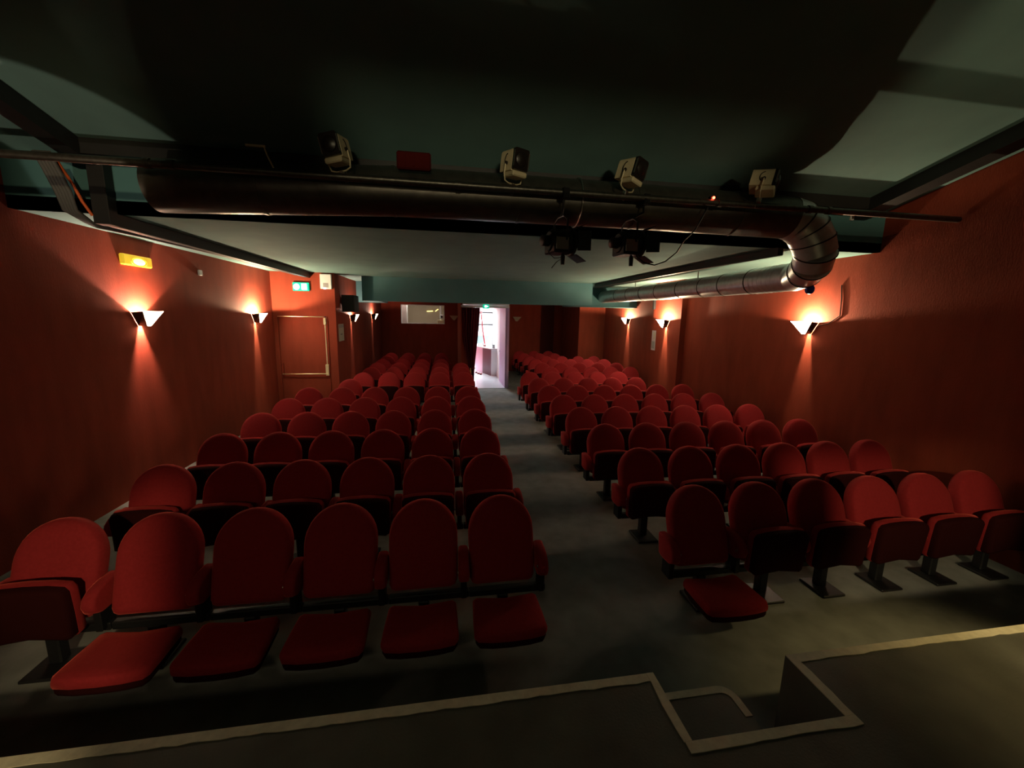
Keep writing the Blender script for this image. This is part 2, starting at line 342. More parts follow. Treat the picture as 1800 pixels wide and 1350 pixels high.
def chair(x, y, z, label, down=False, left_arm=False, right_arm=True, tilt=0.0, group='red theatre seats'):
    t = thing('theatre_seat', label, 'seat', (x, y, z), (0, 0, tilt), group)
    part('backrest', 'backrest', t)
    st_ = part('seat', 'seat_down' if down else 'seat_up', t)
    part('seat_shell', 'shell_down' if down else 'shell_up', st_)
    if right_arm:
        part('armrest', 'armrest', t, (.27, 0, 0)); part('arm_bracket', 'arm_bracket', t, (.27, 0, 0)); part('hinge_bolt', 'hinge_bolt', t, (.234, -.285, .43))
    if left_arm:
        part('armrest', 'armrest', t, (-.27, 0, 0)); part('arm_bracket', 'arm_bracket', t, (-.27, 0, 0)); part('hinge_bolt', 'hinge_bolt', t, (-.224, -.285, .43))
    part('crossbar', 'crossbar', t); part('pedestal', 'pedestal', t); part('foot_plate', 'foot_plate', t)
    return t
P, Y0, DY = 0.54, 2.75, 0.909
XA_L, XA_R, XB_R = 0.371, 1.895, 2.62
def row_name(i, side):
    return 'front row' if i == 1 else ORD[i]+' row'
rows = []
for i in range(1, 7): rows.append(('left', i, XA_L, 6))
rows += [('left', 8, XA_L, 5), ('left', 9, XA_L, 5), ('left', 10, XA_L, 5), ('left', 11, XA_L-P, 4), ('left', 12, XA_L-P, 4), ('left', 13, XA_L-P, 4)]
for i in range(1, 7): rows.append(('right', i, XA_R, 6))
rows += [('right', 7, XA_R, 5), ('right', 8, XA_R, 5)]
rows += [('right', i, XB_R, 5) for i in (9, 10, 11, 12)] + [('right', 13, XB_R, 3), ('right', 14, XB_R, 3)]
for side, i, xa, n in rows:
    sgn = -1 if side == 'left' else 1
    for k in range(n):
        down = i == 1 and ((side == 'left' and k < 5) or (side == 'right' and k == 0))
        word = 'with its seat down' if down else 'with folded seat'
        if i == 1:
            lab = f'red seat {word}, {ORD[k+1]} from the aisle, front row, {side} block'
        else:
            lab = f'red round-backed seat, {ORD[k+1]} from the aisle, {ORD[i]} row, {side} block'
        zz = 0.0
        last = (side == 'left' and k == n-1) or (side == 'right' and k == 0)
        chair(xa+sgn*P*k, Y0+DY*(i-1), zz, lab, down, left_arm=last, tilt=random.uniform(-.003, .003))
chair(-1.86, Y0+DY*6, 0, 'lone dark red seat by the left rear wall in the cross aisle', group='red theatre seats', left_arm=True)

# ------------------------------------------------------------------ sconces
def sconce(loc, rz, label, lit=True, col=(1, 0.66, 0.36), watt=SCONCE_W, group='triangular wall sconces', scale=1.0, bz=.052):
    """local +Y points away from the wall"""
    t = thing('wall_sconce', label, 'wall lamp', loc, (0, 0, rz), group); t.scale = (scale,)*3
    hw, hb, dt, db, zt, zb = 0.165, 0.028, 0.165, 0.102, 0.075, -0.092
    bm = N()
    a = [bm.verts.new(p) for p in ((-hw, dt, zt), (hw, dt, zt), (hb, db, zb), (-hb, db, zb))]
    b = [bm.verts.new((v.co.x, v.co.y-.006, v.co.z)) for v in a]
    bm.faces.new(a); bm.faces.new(b[::-1])
    for i in range(4): bm.faces.new((a[i], b[i], b[(i+1) % 4], a[(i+1) % 4]))
    obj('glass_shade', bm, (GLASS_HOT if watt > 140 else GLASS_ON if watt > 70 else GLASS_DIM) if lit else GLASS_OFF, t)
    for s in (-1, 1):
        bm = N(); pts = [(s*hw, dt, zt), (s*hw*.72, .004, zt-.012), (s*hb, .004, zb), (s*hb, db, zb)]
        a = [bm.verts.new(p) for p in pts]; b = [bm.verts.new((p[0]-s*.004, p[1], p[2]-.001)) for p in pts]
        bm.faces.new(a); bm.faces.new(b[::-1])
        for i in range(4): bm.faces.new((a[i], b[i], b[(i+1) % 4], a[(i+1) % 4]))
        obj('side_cheek', bm, METAL_BLACK if lit else GLASS_OFF, t)
    obj('wall_plate', B(-.030, .030, .001, .012, -.055, .03, bev=.003), METAL_BLACK, t)
    obj('lamp_holder', lathe(N(), [(.008, -.02), (.009, 0), (.007, .02)], 10, Matrix.Translation((0, .018, 0.03))), GREYP, t, 40)
    if lit:
        l = lamp('sconce_bulb_light', 'POINT', (0, .088, bz), watt, col, shadow_soft_size=0.010); l.parent = t
    return t
WARM, PINKISH = (1, 0.74, 0.44), (1, 0.62, 0.46)
sconce((XL, 5.38, 2.02), -PI/2, 'nearest lit sconce on the left wall, beneath the amber emergency lamp', col=PINKISH, bz=-.022, watt=SCONCE_W*1.0)
sconce((XL, 8.28, 2.0), -PI/2, 'lit sconce on the left wall beside the emergency exit door', col=WARM, watt=SCONCE_W*1.6)
sconce((-2.30, 10.45, 2.0), -PI/2, 'small lit sconce on the left rear wall below the black loudspeaker', col=PINKISH, watt=SCONCE_W*.55)
sconce((-2.30, 13.3, 2.02), -PI/2, 'farthest lit sconce on the left rear wall, nearest the booth window', col=PINKISH, watt=SCONCE_W*.35)
sconce((XR, 4.87, 2.045), PI/2, 'large bright lit sconce on the right wall below the duct elbow', col=WARM)
sconce((4.80, 8.37, 2.02), PI/2, 'lit sconce on the right wall pier beside the pale notice', col=WARM, watt=SCONCE_W*1.8)
sconce((5.30, 11.35, 2.03), PI/2, 'farthest lit sconce on the right wall recess', col=WARM, watt=SCONCE_W*1.8)
sconce((0.27, 15.2, 2.0), PI, 'unlit sconce on the back wall between booth window and curtain', lit=False)
sconce((2.60, 15.2, 2.0), PI, 'unlit sconce on the back wall right of the lobby doorway', lit=False)

# ------------------------------------------------------------------ ventilation duct
duct = thing('ventilation_duct', 'round galvanised ventilation duct crossing the header and running along the right wall', 'duct', (0, 0, 0))
R1, R2 = 0.192, 0.160
def sect(pts, r, m, n=28, name='duct_section'): return obj(name, tube(N(), pts, r, n), m, duct, 40)
SEAM = mat('dark_duct_seam', (0.06, 0.055, 0.05), 0.5, metal=0.6)
def ring(p, q, r, m=SEAM): return obj('duct_collar', tube(N(), [p, q], r, 28), m, duct, 40)
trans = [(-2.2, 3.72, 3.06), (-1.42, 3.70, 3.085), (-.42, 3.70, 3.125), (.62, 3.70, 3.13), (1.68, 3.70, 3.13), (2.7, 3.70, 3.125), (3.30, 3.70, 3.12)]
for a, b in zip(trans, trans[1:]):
    sect([a, b], R1, GALV_SHADED)
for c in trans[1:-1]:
    ring((c[0]-.012, c[1], c[2]), (c[0]+.012, c[1], c[2]), R1+.005, GALV_SHADED)
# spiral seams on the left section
for k in range(6): ring((-1.25+.14*k, 3.70, 3.092+.0056*k), (-1.245+.14*k, 3.70, 3.092+.0056*k), R1+.0025, GALV_SHADED)
elb = [(3.30, 3.70, 3.12), (3.42, 3.695, 3.09), (3.53, 3.69, 3.02), (3.61, 3.69, 2.92), (3.67, 3.70, 2.81), (3.72, 3.77, 2.71), (3.80, 3.92, 2.65), (3.95, 4.2, 2.625)]
rr = [R1, R1, R1, R1-.002, R1-.006, R1-.014, .168, R2]
for i in range(len(elb)-1):
    a, b = Vector(elb[i]), Vector(elb[i+1]); d = (b-a)
    sect([a-d*.10, b+d*.10], [rr[i], rr[i+1]], GALV, name='elbow_segment')
    if 0 < i: obj('elbow_seam', tube(N(), [a-d.normalized()*.006, a+d.normalized()*.006], rr[i]+.007, 28), SEAM, duct, 40)
lon = [(3.95, 4.2, 2.625), (4.04, 4.95, 2.63), (4.12, 5.6, 2.635), (4.19, 6.2, 2.64), (4.215, 6.9, 2.645), (4.23, 7.7, 2.65), (4.25, 8.4, 2.655), (4.265, 9.1, 2.66), (4.28, 9.8, 2.665), (4.30, 10.88, 2.67)]
for a, b in zip(lon, lon[1:]): sect([a, b], R2, GALV)
for c in lon[1:-1]: ring((c[0], c[1]-.010, c[2]), (c[0], c[1]+.010, c[2]), R2+.004)
for k in range(6):
    y = 4.42+.085*k; x = 3.95+.12*(y-4.2); ring((x, y-.004, 2.627), (x, y+.004, 2.627), R2+.004, GALV)
obj('end_cap', lathe(N(), [(.03, 0), (.05, .02), (.05, .05)], 12, Matrix.Translation((3.93, 4.0, 2.47)) @ Matrix.Rotation(PI/2, 4, 'X')), BLUE, duct, 40)
obj('hanger_strap', tube(N(), [(1.15, 3.70+.203*math.cos(a), 3.13+.203*math.sin(a)) for a in [2*PI*i/24 for i in range(25)]], .006, 6), STEEL, duct)
obj('hanger_strap', tube(N(), [(4.20, 6.45, 2.8), (4.20, 6.45, ZM)], .008, 6), STEEL, duct)
obj('hanger_strap', tube(N(), [(4.26, 8.9, 2.8), (4.26, 8.9, ZM)], .008, 6), STEEL, duct)

# ------------------------------------------------------------------ lighting bar and stage lamps
PY, PZ = 3.40, 3.125
bar = thing('lighting_bar', 'long dark steel lighting bar crossing the room below the ceiling', 'pipe')
obj('tube', tube(N(), [(XL+.005, PY, PZ), (XR-.005, PY, PZ)], .027, 14), PIPE, bar, 40)
for x in (-2.05, -1.9, .1, 2.35, 3.25, 3.45): obj('pipe_clamp', tube(N(), [(x-.02, PY, PZ), (x+.02, PY, PZ)], .034, 12), PIPE, bar, 40)
def spot_lamp(x, z, yaw, roll, label, open_bottom=.05):
    t = thing('stage_spotlight', label, 'spotlight', (x, PY-.03, z), (math.radians(8), math.radians(roll), math.radians(yaw)), 'cream stage spotlights on the bar'); t.scale = (.74,)*3
    # housing: box with a rounded top, -Y is the front
    def hp(w, zb, zt, r):
        o = [(-w, zb), (w, zb)]
        for i in range(9): a = PI/2*i/8; o.append((w-r+r*math.cos(a), zt-r+r*math.sin(a)))
        for i in range(9): a = PI/2+PI/2*i/8; o.append((-w+r+r*math.cos(a), zt-r+r*math.sin(a)))
        return o
    obj('housing', prism(N(), hp(.092, -.095, .125, .05), -.06, .17, 'Y'), CREAM, t, 40)
    obj('front_frame', prism(N(), hp(.088, -.085, .118, .02), -.10, -.06, 'Y'), LENS, t, 40)
    obj('lens', lathe(N(), [(.074, 0), (.070, .010), (.045, .022), (.012, .027)], 20, Matrix.Translation((0, -.10, .015)) @ Matrix.Rotation(PI/2, 4, 'X')), LENS, t, 40)
    obj('frame_rail', B(.088, .094, -.105, -.09, -.06, .09), STEEL, t)
    obj('frame_rail', B(-.094, -.088, -.105, -.09, -.06, .09), STEEL, t)
    obj('base_tray', B(-.088, .088, -.105, .10, -.15, -.096, bev=.012), CREAM, t)
    # curved slot on each side plate
    for s in (-1, 1):
        ar = [(.035+.045*math.cos(a), .0+.06*math.sin(a)) for a in [math.radians(-60+15*i) for i in range(11)]]
        obj('tilt_slot', tube(N(), [(s*.0925, p[0], p[1]+.01) for p in ar], .006, 6), LENS, t)
        obj('tilt_knob', lathe(N(), [(.018, 0), (.018, .018), (.010, .024)], 12, Matrix.Translation((s*.095, .03, -.02)) @ Matrix.Rotation(s*PI/2, 4, 'Y')), LENS, t, 40)
    obj('yoke', tube(N(), [(-.112, .03, -.02), (-.115, .03, -.12), (-.10, .03, -.185), (-.05, .03, -.205), (.05, .03, -.205), (.10, .03, -.185), (.115, .03, -.12), (.112, .03, -.02)], .008, 8), CREAM, t, 40)
    obj('hook_clamp', B(-.022, .022, .005, .055, -.262, -.205, bev=.005), STEEL, t)
    obj('safety_wire', tube(N(), [(.03, .05, -.2), (.05, .06, -.26), (.03, .05, -.31), (.0, .05, -.30)], .003, 5), STEEL, t)
    return t
spot_lamp(-0.80, PZ+.185, -14, -10, 'leftmost cream stage spotlight on the bar, facing the stage')
spot_lamp(0.55, PZ+.185, 24, 2, 'cream stage spotlight on the bar above the aisle')
spot_lamp(1.53, PZ+.19, 26, 12, 'cream stage spotlight above the hanging black spotlights')
spot_lamp(2.77, PZ+.19, 48, 20, 'rightmost cream stage spotlight near the duct elbow, turned sideways')
def black_lamp(x, z, yaw, label, rx=-.02):
    t = thing('hanging_spotlight', label, 'spotlight', (x, PY+.05, z), (0, 0, math.radians(yaw)), 'black spotlights hanging under the bar')
    Rx = Matrix.Rotation(PI/2, 4, 'Y')
    obj('housing', lathe(N(), [(.075, -.13), (.10, -.10), (.105, .02), (.095, .06)], 18, Rx), METAL_BLACK, t, 35)
    obj('cooling_box', B(-.12, .02, -.10, .10, -.10, -.02, bev=.01), METAL_BLACK, t)
    obj('side_plate', B(-.11, .00, -.112, -.104, -.075, .02), STEEL, t)
    obj('lens_ring', lathe(N(), [(.10, .06), (.112, .065), (.112, .09), (.09, .092)], 18, Rx), METAL_BLACK, t, 35)
    for k in range(4):
        M = Matrix.Rotation(PI/2*k, 4, 'X') @ Matrix.Translation((.09, 0, .10)) @ Matrix.Rotation(math.radians(-28), 4, 'Y')
        bm = N(); box(bm, 0, .11, -.085+.01*k, .085, 0, .003, M=M); obj('barn_door', bm, METAL_BLACK, t)
    obj('handle', tube(N(), [(-.02, -.05, -.10), (-.02, -.055, -.125), (-.02, -.055, -.19)], [.010, .019, .016], 10), METAL_BLACK, t, 40)
    obj('yoke', tube(N(), [(-.02, -.115, 0), (-.02, -.118, .16), (-.02, -.05, .20), (-.02, .05, .20), (-.02, .118, .16), (-.02, .115, 0)], .008, 8), METAL_BLACK, t, 40)
    obj('hanger_rod', tube(N(), [(-.02, 0, .20), (rx, -.03, .26), (rx, -.03, PZ-z-.02)], .010, 8), METAL_BLACK, t)
    obj('hook_clamp', B(rx-.03, rx+.03, -.085, .0, PZ-z-.05, PZ-z+.03, bev=.005), METAL_BLACK, t)
    obj('rear_lamp_cap', lathe(N(), [(.03, -.20), (.045, -.19), (.045, -.13)], 14, Rx), METAL_BLACK, t, 35)
    return t
black_lamp(0.97, 2.745, 12, 'left black spotlight hanging under the bar with a dangling wire')
black_lamp(1.58, 2.755, 8, 'right black spotlight hanging under the bar with a looping cable', rx=.085)
tag(obj('lamp_cable', tube(N(), [(1.62, 3.42, 2.66), (1.70, 3.42, 2.60), (1.80, 3.42, 2.585), (1.90, 3.42, 2.62), (2.00, 3.42, 2.70), (2.06, 3.42, 2.80), (2.16, 3.42, 2.90), (2.26, 3.42, 3.095)], .006, 6), METAL_BLACK, None, 60), 'thin black cable looping from the right hanging spotlight', 'cable')
tag(obj('lamp_wire', tube(N(), [(.86, 3.36, 2.72), (.83, 3.36, 2.64), (.88, 3.36, 2.60), (.96, 3.36, 2.61), (.90, 3.36, 2.57), (.86, 3.36, 2.52)], .0035, 6), METAL_BLACK), 'thin wire dangling below the left hanging spotlight', 'wire')
# small things by the bar
ind = thing('red_indicator_light', 'tiny glowing red indicator light near the rightmost spotlight', 'indicator', (2.28, PY-.02, 3.16))
obj('bulb', lathe(N(), [(.004, -.010), (.010, -.006), (.010, .006), (.004, .010)], 10), EM_RED, ind, 40)
obj('socket', B(-.02, .02, .012, .05, -.035, .02, bev=.004), METAL_BLACK, ind)
rb = thing('red_lamp_box', 'dim dark red lamp box behind the lighting bar', 'lamp', (-.24, 3.445, 3.30))
obj('case', B(-.13, .13, 0, .055, -.07, .06, bev=.012), REDDIM, rb)
for x in (-.07, .0, .07): obj('front_rib', B(x-.008, x+.008, -.006, .002, -.05, .04), REDDIM, rb)
wb = thing('bracket', 'small pale metal bracket on the ceiling bar at the left', 'bracket', (-1.30, PY-.02, 3.28))
obj('arm', B(-.10, .03, -.008, .008, 0.0, .014), CREAM, wb)
obj('drop_leg', tube(N(), [(.02, 0, .005), (.035, 0, -.045), (.07, .01, -.13)], .006, 6), CREAM, wb)
hook = tag(obj('wall_fitting', B(4.44, 4.48, YR-.03, YR, 3.24, 3.30, bev=.008), WHITE), 'small white fitting on the right end of the header', 'fitting')
# cables in the left corner
cb = thing('cable_bundle', 'thick dark cable bundle hanging from the bar in the left corner', 'cables')
for k in range(5):
    o = .022*k
    obj('cable', tube(N(), [(-2.99+o, 3.74, 3.26), (-3.0+o, 3.82, 3.15), (-3.01+o, 3.90, 3.02), (-3.03+o*.9, 3.97, 2.90), (-3.0+o*.8, 4.12, 2.84-.008*k), (-2.93+o*.6, 4.6, 2.835-.006*k), (-2.92+o*.5, 6.0, 2.85-.006*k), (-2.91+o*.5, 8.6, 2.85-.006*k)], .016, 7), RUBBER, cb, 60)
tag(obj('orange_cable', tube(N(), [(-2.92, 3.80, 3.26), (-2.92, 3.86, 3.18), (-2.905, 3.92, 3.08), (-2.89, 3.96, 2.97), (-2.86, 4.0, 2.87)], .011, 8), ORANGE, None, 60), 'bright orange cable hanging in the left ceiling corner', 'cable')

# ------------------------------------------------------------------ left wall fittings
em = thing('emergency_lamp', 'glowing amber emergency lamp on the left wall', 'emergency light', (XL, 5.42, 2.66), (0, 0, -PI/2))
obj('case', B(-.225, .225, .001, .05, -.06, .06, bev=.012), EM_YELLOW, em)
obj('lamp_lens', lathe(N(), [(.085, 0), (.085, .012), (.05, .022)], 20, Matrix.Translation((0, .05, -.012)) @ Matrix.Scale(.42, 4, (0, 0, 1)) @ Matrix.Rotation(-PI/2, 4, 'X')), EM_YELLOW_HOT, em, 40)
obj('lens_rim', tube(N(), [(.12*math.cos(a), .052, -.012+.048*math.sin(a)) for a in [2*PI*i/24 for i in range(25)]], .006, 6), EM_YELLOW, em, 60)
tag(obj('wall_detector', B(XL+.001, XL+.03, 6.63, 6.71, 2.61, 2.69, bev=.008), WHITE), 'small white square detector high on the left wall', 'detector')
# emergency exit door
dr = tag(obj('door_1', B(DX0+.02, DX1-.02, 9.12, 9.17, 0.005, DZ-.015, bev=.004), RED_WALL), 'red emergency exit door with panic bar below the lit sign', 'door', kind='structure')
obj('door_frame', B(DX0-.0, DX0+.02, 9.085, 9.2, 0, DZ), RED_WALL, dr); obj('door_frame', B(DX1-.02, DX1, 9.085, 9.2, 0, DZ), RED_WALL, dr)
obj('head_rail', B(DX0+.02, DX1-.06, 9.075, 9.10, DZ-.018, DZ-.006, bev=.003), BRASS, dr)
obj('panic_bar', tube(N(), [(DX0+.05, 9.06, .82), (DX1-.05, 9.06, .82)], .010, 12), BRASS, dr, 40)
obj('vertical_rod', tube(N(), [(DX1-.05, 9.085, .9), (DX1-.05, 9.085, 1.9)], .010, 10), CREAM, dr, 40)
obj('latch_box', B(DX1-.085, DX1-.02, 9.06, 9.12, .78, 1.02, bev=.008), CREAM, dr); obj('latch_box', B(DX1-.08, DX1-.025, 9.065, 9.12, 1.86, 2.0, bev=.008), CREAM, dr)
obj('latch_box', B(DX0+.03, DX0+.07, 9.06, 9.12, .80, 1.05, bev=.008), RED_WALL, dr)
es = thing('exit_sign', 'lit emergency exit sign above the red exit door', 'exit sign', (-2.94, 9.1, 2.625))
obj('case', B(-.155, .155, -.05, -.001, -.085, .085, bev=.008), EM_GREEN, es)
obj('symbol_disc', lathe(N(), [(.058, 0), (.058, .004)], 24, Matrix.Translation((-.08, -.051, -.005)) @ Matrix.Rotation(PI/2, 4, 'X')), EM_WHITE, es)
obj('symbol_door', B(.02, .115, -.055, -.051, -.062, .060), EM_WHITE, es)
ab = thing('alarm_box', 'white alarm sounder box below the ceiling on the exit wall', 'alarm', (-2.45, 9.1, 2.74))
obj('case', B(-.11, .11, -.06, -.001, -.15, .15, bev=.008), WHITE, ab); obj('speaker_grille', B(-.05, .05, -.064, -.058, -.12, -.03), GREYP, ab); obj('status_led', B(-.05, .0, -.07, -.058, -.15, -.125, bev=.006), EM_WHITE, ab)
# loudspeaker and notice on the left rear wall
ls = thing('loudspeaker', 'black loudspeaker hung on the left rear wall', 'speaker', (-2.30, 9.72, 2.33))
obj('cabinet', B(.04, .30, -.26, .24, -.20, .17, bev=.01), SPEAKER, ls); obj('wall_bracket', B(0.0, .05, -.04, .04, -.05, .05), METAL_BLACK, ls); obj('grille', B(.02+.03, .29, -.272, -.259, -.185, .155, bev=.004), SPEAKER, ls)
nt_ = thing('wall_notice', 'tall pale notice board on the left rear wall beside the exit wall', 'notice', (-2.299, 9.45, 1.70))
obj('sheet', B(0, .012, -.21, .21, -.20, .17), PAPER, nt_); obj('header_print', B(.012, .013, -.20, .20, .09, .155), GREYP, nt_); obj('print_mark', B(.012, .013, -.10, .08, -.06, -.045), METAL_BLACK, nt_)
# notice on the right pier
np_ = thing('wall_notice', 'narrow pale notice on the right wall pier below the sconce', 'notice', (4.80, 8.88, 1.62))
obj('sheet', B(-.010, -.001, -.085, .085, -.24, .22), PAPER_L, np_); obj('print_panel', B(-.012, -.010, -.065, .065, -.20, -.03), GREYP, np_); obj('print_panel', B(-.012, -.010, -.06, .0, .02, .18), PAPER, np_)
tag(obj('wall_cable', tube(N(), [(XR-.008, 4.50, 2.58), (XR-.010, 4.47, 2.40), (XR-.010, 4.46, 2.2), (XR-.012, 4.60, 2.10), (XR-.012, 4.74, 2.07)], .007, 6), METAL_BLACK, None, 60), 'thin dark cable running down the right wall to the big sconce', 'cable')
wd = thing('wall_bracket', 'small dark bracket under the silver duct on the right pier edge', 'bracket', (4.80, 8.93, 2.47))
obj('plate', B(-.05, -.001, -.03, .03, -.14, .16, bev=.004), METAL_BLACK, wd)

# ------------------------------------------------------------------ vestibule, lobby
VX0, VX1, VY = 0.45, 1.72, 11.6
struct('floor_lobby', prism(N(), [(VX0, VY), (VX1+.04, VY), (VX1+.04, 15.2), (4.2, 15.2), (4.2, 18), (VX0, 18)], 0, .012), TILE, 'bright pale tiled lobby floor through the doorway', 'floor')
struct('wall_vestibule_right', B(VX1, VX1+.06, VY+.05, 15.3, 0, 2.40), WHITE, 'white side wall inside the lobby doorway', 'wall')
struct('wall_vestibule_left', B(VX0-.05, VX0, VY+.05, 18.0, 0, 2.56), RED_WALL, 'red left side wall of the lobby doorway', 'wall')
struct('wall_vestibule_front', B(VX0-.05, .74, VY+.0, VY+.06, 0, 2.345), RED_WALL, 'dark red wall strip behind the drawn curtain', 'wall')
struct('wall_lobby_right', B(4.2, 4.3, 15.3, 18.1, 0, 2.7), WHITE, 'white right wall of the lobby')
struct('ceiling_vestibule', B(VX0, VX1+.06, VY+.05, 15.3, 2.40, 2.46), WHITE, 'white ceiling inside the lobby doorway', 'ceiling')
struct('ceiling_lobby', B(VX0, 4.2, 15.3, 18.1, 2.66, 2.72), WHITE, 'white lobby ceiling', 'ceiling')
# far wall of the lobby with a large window
LW0, LW1, LWZ0, LWZ1 = 0.6, 2.04, 0.72, 2.24
bm = N(); box(bm, VX0, LW0, 17.95, 18.05, 0, 2.7); box(bm, LW1, 4.3, 17.95, 18.05, 0, 2.7); box(bm, LW0, LW1, 17.95, 18.05, 0, LWZ0); box(bm, LW0, LW1, 17.95, 18.05, LWZ1, 2.7)
struct('wall_lobby_far', bm, WHITE, 'white far wall of the lobby around the window')
wi = tag(obj('window_1', B(LW0, LW1, 17.98, 17.99, LWZ0, LWZ1), PANE_SKY), 'bright daylit lobby window seen through the doorway', 'window', kind='structure')
for x in (LW0+.02, 1.30, LW1-.02): obj('mullion', B(x-.03, x+.03, 17.92, 17.98, LWZ0, LWZ1), METAL_BLACK, wi)
for z in (LWZ0+.02, 1.70, LWZ1-.02): obj('transom', B(LW0, LW1, 17.92, 17.98, z-.028, z+.028), METAL_BLACK, wi)
# door frame and mauve door leaf
fr = tag(obj('trim_7', B(VX0-.05, VX1+.06, VY, VY+.06, 2.345, 2.39, bev=.004), WHITE), 'white lintel over the lobby doorway', 'trim', kind='structure')
obj('curtain_rail', tube(N(), [(VX0-.04, VY-.04, 2.335), (VX1+.05, VY-.04, 2.335)], .013, 10), WHITE, fr, 40)
tag(obj('trim_8', B(VX1, VX1+.06, VY, VY+.05, 0, 2.345), PURPLE), 'mauve right jamb of the lobby doorway', 'trim', kind='structure')
d2 = tag(obj('door_2', B(VX1-.045, VX1-.003, VY+.03, 12.92, .015, 2.34, bev=.004), PURPLE), 'mauve door leaf standing open in the lobby doorway', 'door', kind='structure')
obj('door_handle', tube(N(), [(VX1-.045, 12.80, 1.0), (VX1-.085, 12.80, 1.0), (VX1-.085, 12.68, 1.0)], .009, 8), STEEL, d2, 40)
gs = thing('exit_sign', 'small glowing green exit sign over the lobby doorway', 'exit sign', (1.10, VY, 2.36))
obj('case', B(-.085, .085, -.06, -.001, -.06, .055, bev=.008), EM_GREEN, gs)
obj('symbol', B(-.035, .0, -.063, -.060, -.03, .03), EM_WHITE, gs); obj('symbol_arrow', prism(N(), [(.02, -.02), (.06, 0), (.02, .02)], -.063, -.060, 'Y'), EM_WHITE, gs)
# curtain: gathered cloth tapering to its tie-back
ct = thing('door_curtain', 'burgundy curtain drawn to the left of the lobby doorway', 'curtain', (0, VY-.07, 0))
bm = N(); NZ, NX = 26, 60; grid = []
for k in range(NZ+1):
    v = k/NZ; z = 2.32-2.12*v
    s = v*v*(3-2*v)
    x0 = 0.43+0.28*max(0, (v-.40)/.60)**1.0; x1 = 0.93-0.13*s-.03*v
    row = []
    for i in range(NX+1):
        u = i/NX; amp = .030*(1-.45*s)
        row.append(bm.verts.new((x0+(x1-x0)*u, amp*math.sin(u*2*PI*7+.6*v)+.012*math.sin(u*2*PI*3+2*v), z)))
    grid.append(row)
for k in range(NZ):
    for i in range(NX): bm.faces.new((grid[k][i], grid[k][i+1], grid[k+1][i+1], grid[k+1][i]))
bmesh.ops.solidify(bm, geom=bm.faces[:], thickness=.006)
obj('cloth', bm, CURTAIN, ct, 60)
obj('tassel', tube(N(), [(.66, -.06, .62), (.66, -.065, .56), (.66, -.065, .42)], [.008, .022, .028], 10), GOLD, ct, 40)
obj('tie_band', tube(N(), [(.60, -.045, .64), (.70, -.055, .60), (.80, -.045, .62)], .014, 8), CURTAIN, ct, 40)
# reception counter
rc = thing('reception_counter', 'white and plum reception counter in the lobby', 'counter', (0, 0, .012))
def panel(p, q, m, name='front_panel', z0=0, z1=.93, th=.03):
    p, q = Vector(p), Vector(q); n = Vector((-(q-p).y, (q-p).x)).normalized()*th
    return obj(name, prism(N(), [p[:], q[:], (q+n)[:], (p+n)[:]], z0, z1), m, rc)
panel((VX1-.003, 14.03), (1.53, 14.03), WHITE, 'white_panel', th=-.03); panel((1.53, 14.03), (1.29, 14.75), PURPLE_DARK, 'plum_panel', th=-.03); panel((1.29, 14.75), (1.07, 15.5), PINK, 'pink_panel', th=-.03)
obj('counter_top', prism(N(), [(VX1-.004, 13.98), (1.49, 13.98), (1.38, 14.3), (1.22, 14.72), (1.0, 15.5), (1.1, 15.9), (1.6, 15.9), (VX1-.004, 15.2)], .93, .965), WHITE, rc)
mo = thing('monitor', 'pale blue computer monitor on the reception counter', 'monitor', (1.36, 15.3, .977))
obj('screen', B(-.23, .23, -.012, .012, .07, .38, bev=.006), MONITOR, mo); obj('stand', B(-.03, .03, 0.0, .03, .01, .10), GREYP, mo); obj('base', B(-.10, .10, -.07, .07, 0, .012, bev=.003), GREYP, mo)
rs = thing('red_desk_lamp', 'thin red arm rising above the reception counter', 'lamp', (1.40, 14.9, .977))
obj('base', B(-.07, .03, -.04, .04, 0, .05, bev=.01), REDBOX, rs); ra = mat('red_enamel', (.55, .03, .05), .4)
obj('arm', tube(N(), [(-.01, 0, .05), (-.05, 0, .30), (-.10, 0, .62), (-.13, 0, .95), (-.15, 0, 1.18)], [.02, .024, .026, .022, .018], 10), ra, rs, 40)
obj('lamp_head', B(-.21, -.12, -.04, .04, 1.17, 1.28, bev=.02), mat('pale_pink_enamel', (.75, .45, .45), .4), rs)
tc_ = thing('card_reader', 'small grey device on the white end of the counter', 'device', (1.62, 14.12, .977))
obj('body', B(-.05, .05, -.04, .04, 0, .06, bev=.01), GREYP, tc_); obj('display', B(-.045, .045, -.045, -.02, .05, .13, bev=.006), GREYP, tc_)
for k, (x, y) in enumerate(((1.12, 14.45), (1.19, 14.3), (1.06, 14.7))):
    o = obj('red_trinket', lathe(N(), [(.03, 0), (.05, .02), (.04, .05), (.015, .06)], 12), REDBOX, None, 40); o.location = (x, y, .012)
    tag(o, ['small dark red object on the lobby floor beside the counter, middle of three', 'small dark red object on the lobby floor, nearest the plum panel', 'small dark red object on the lobby floor, nearest the curtain'][k], 'object', 'small red objects on the lobby floor')

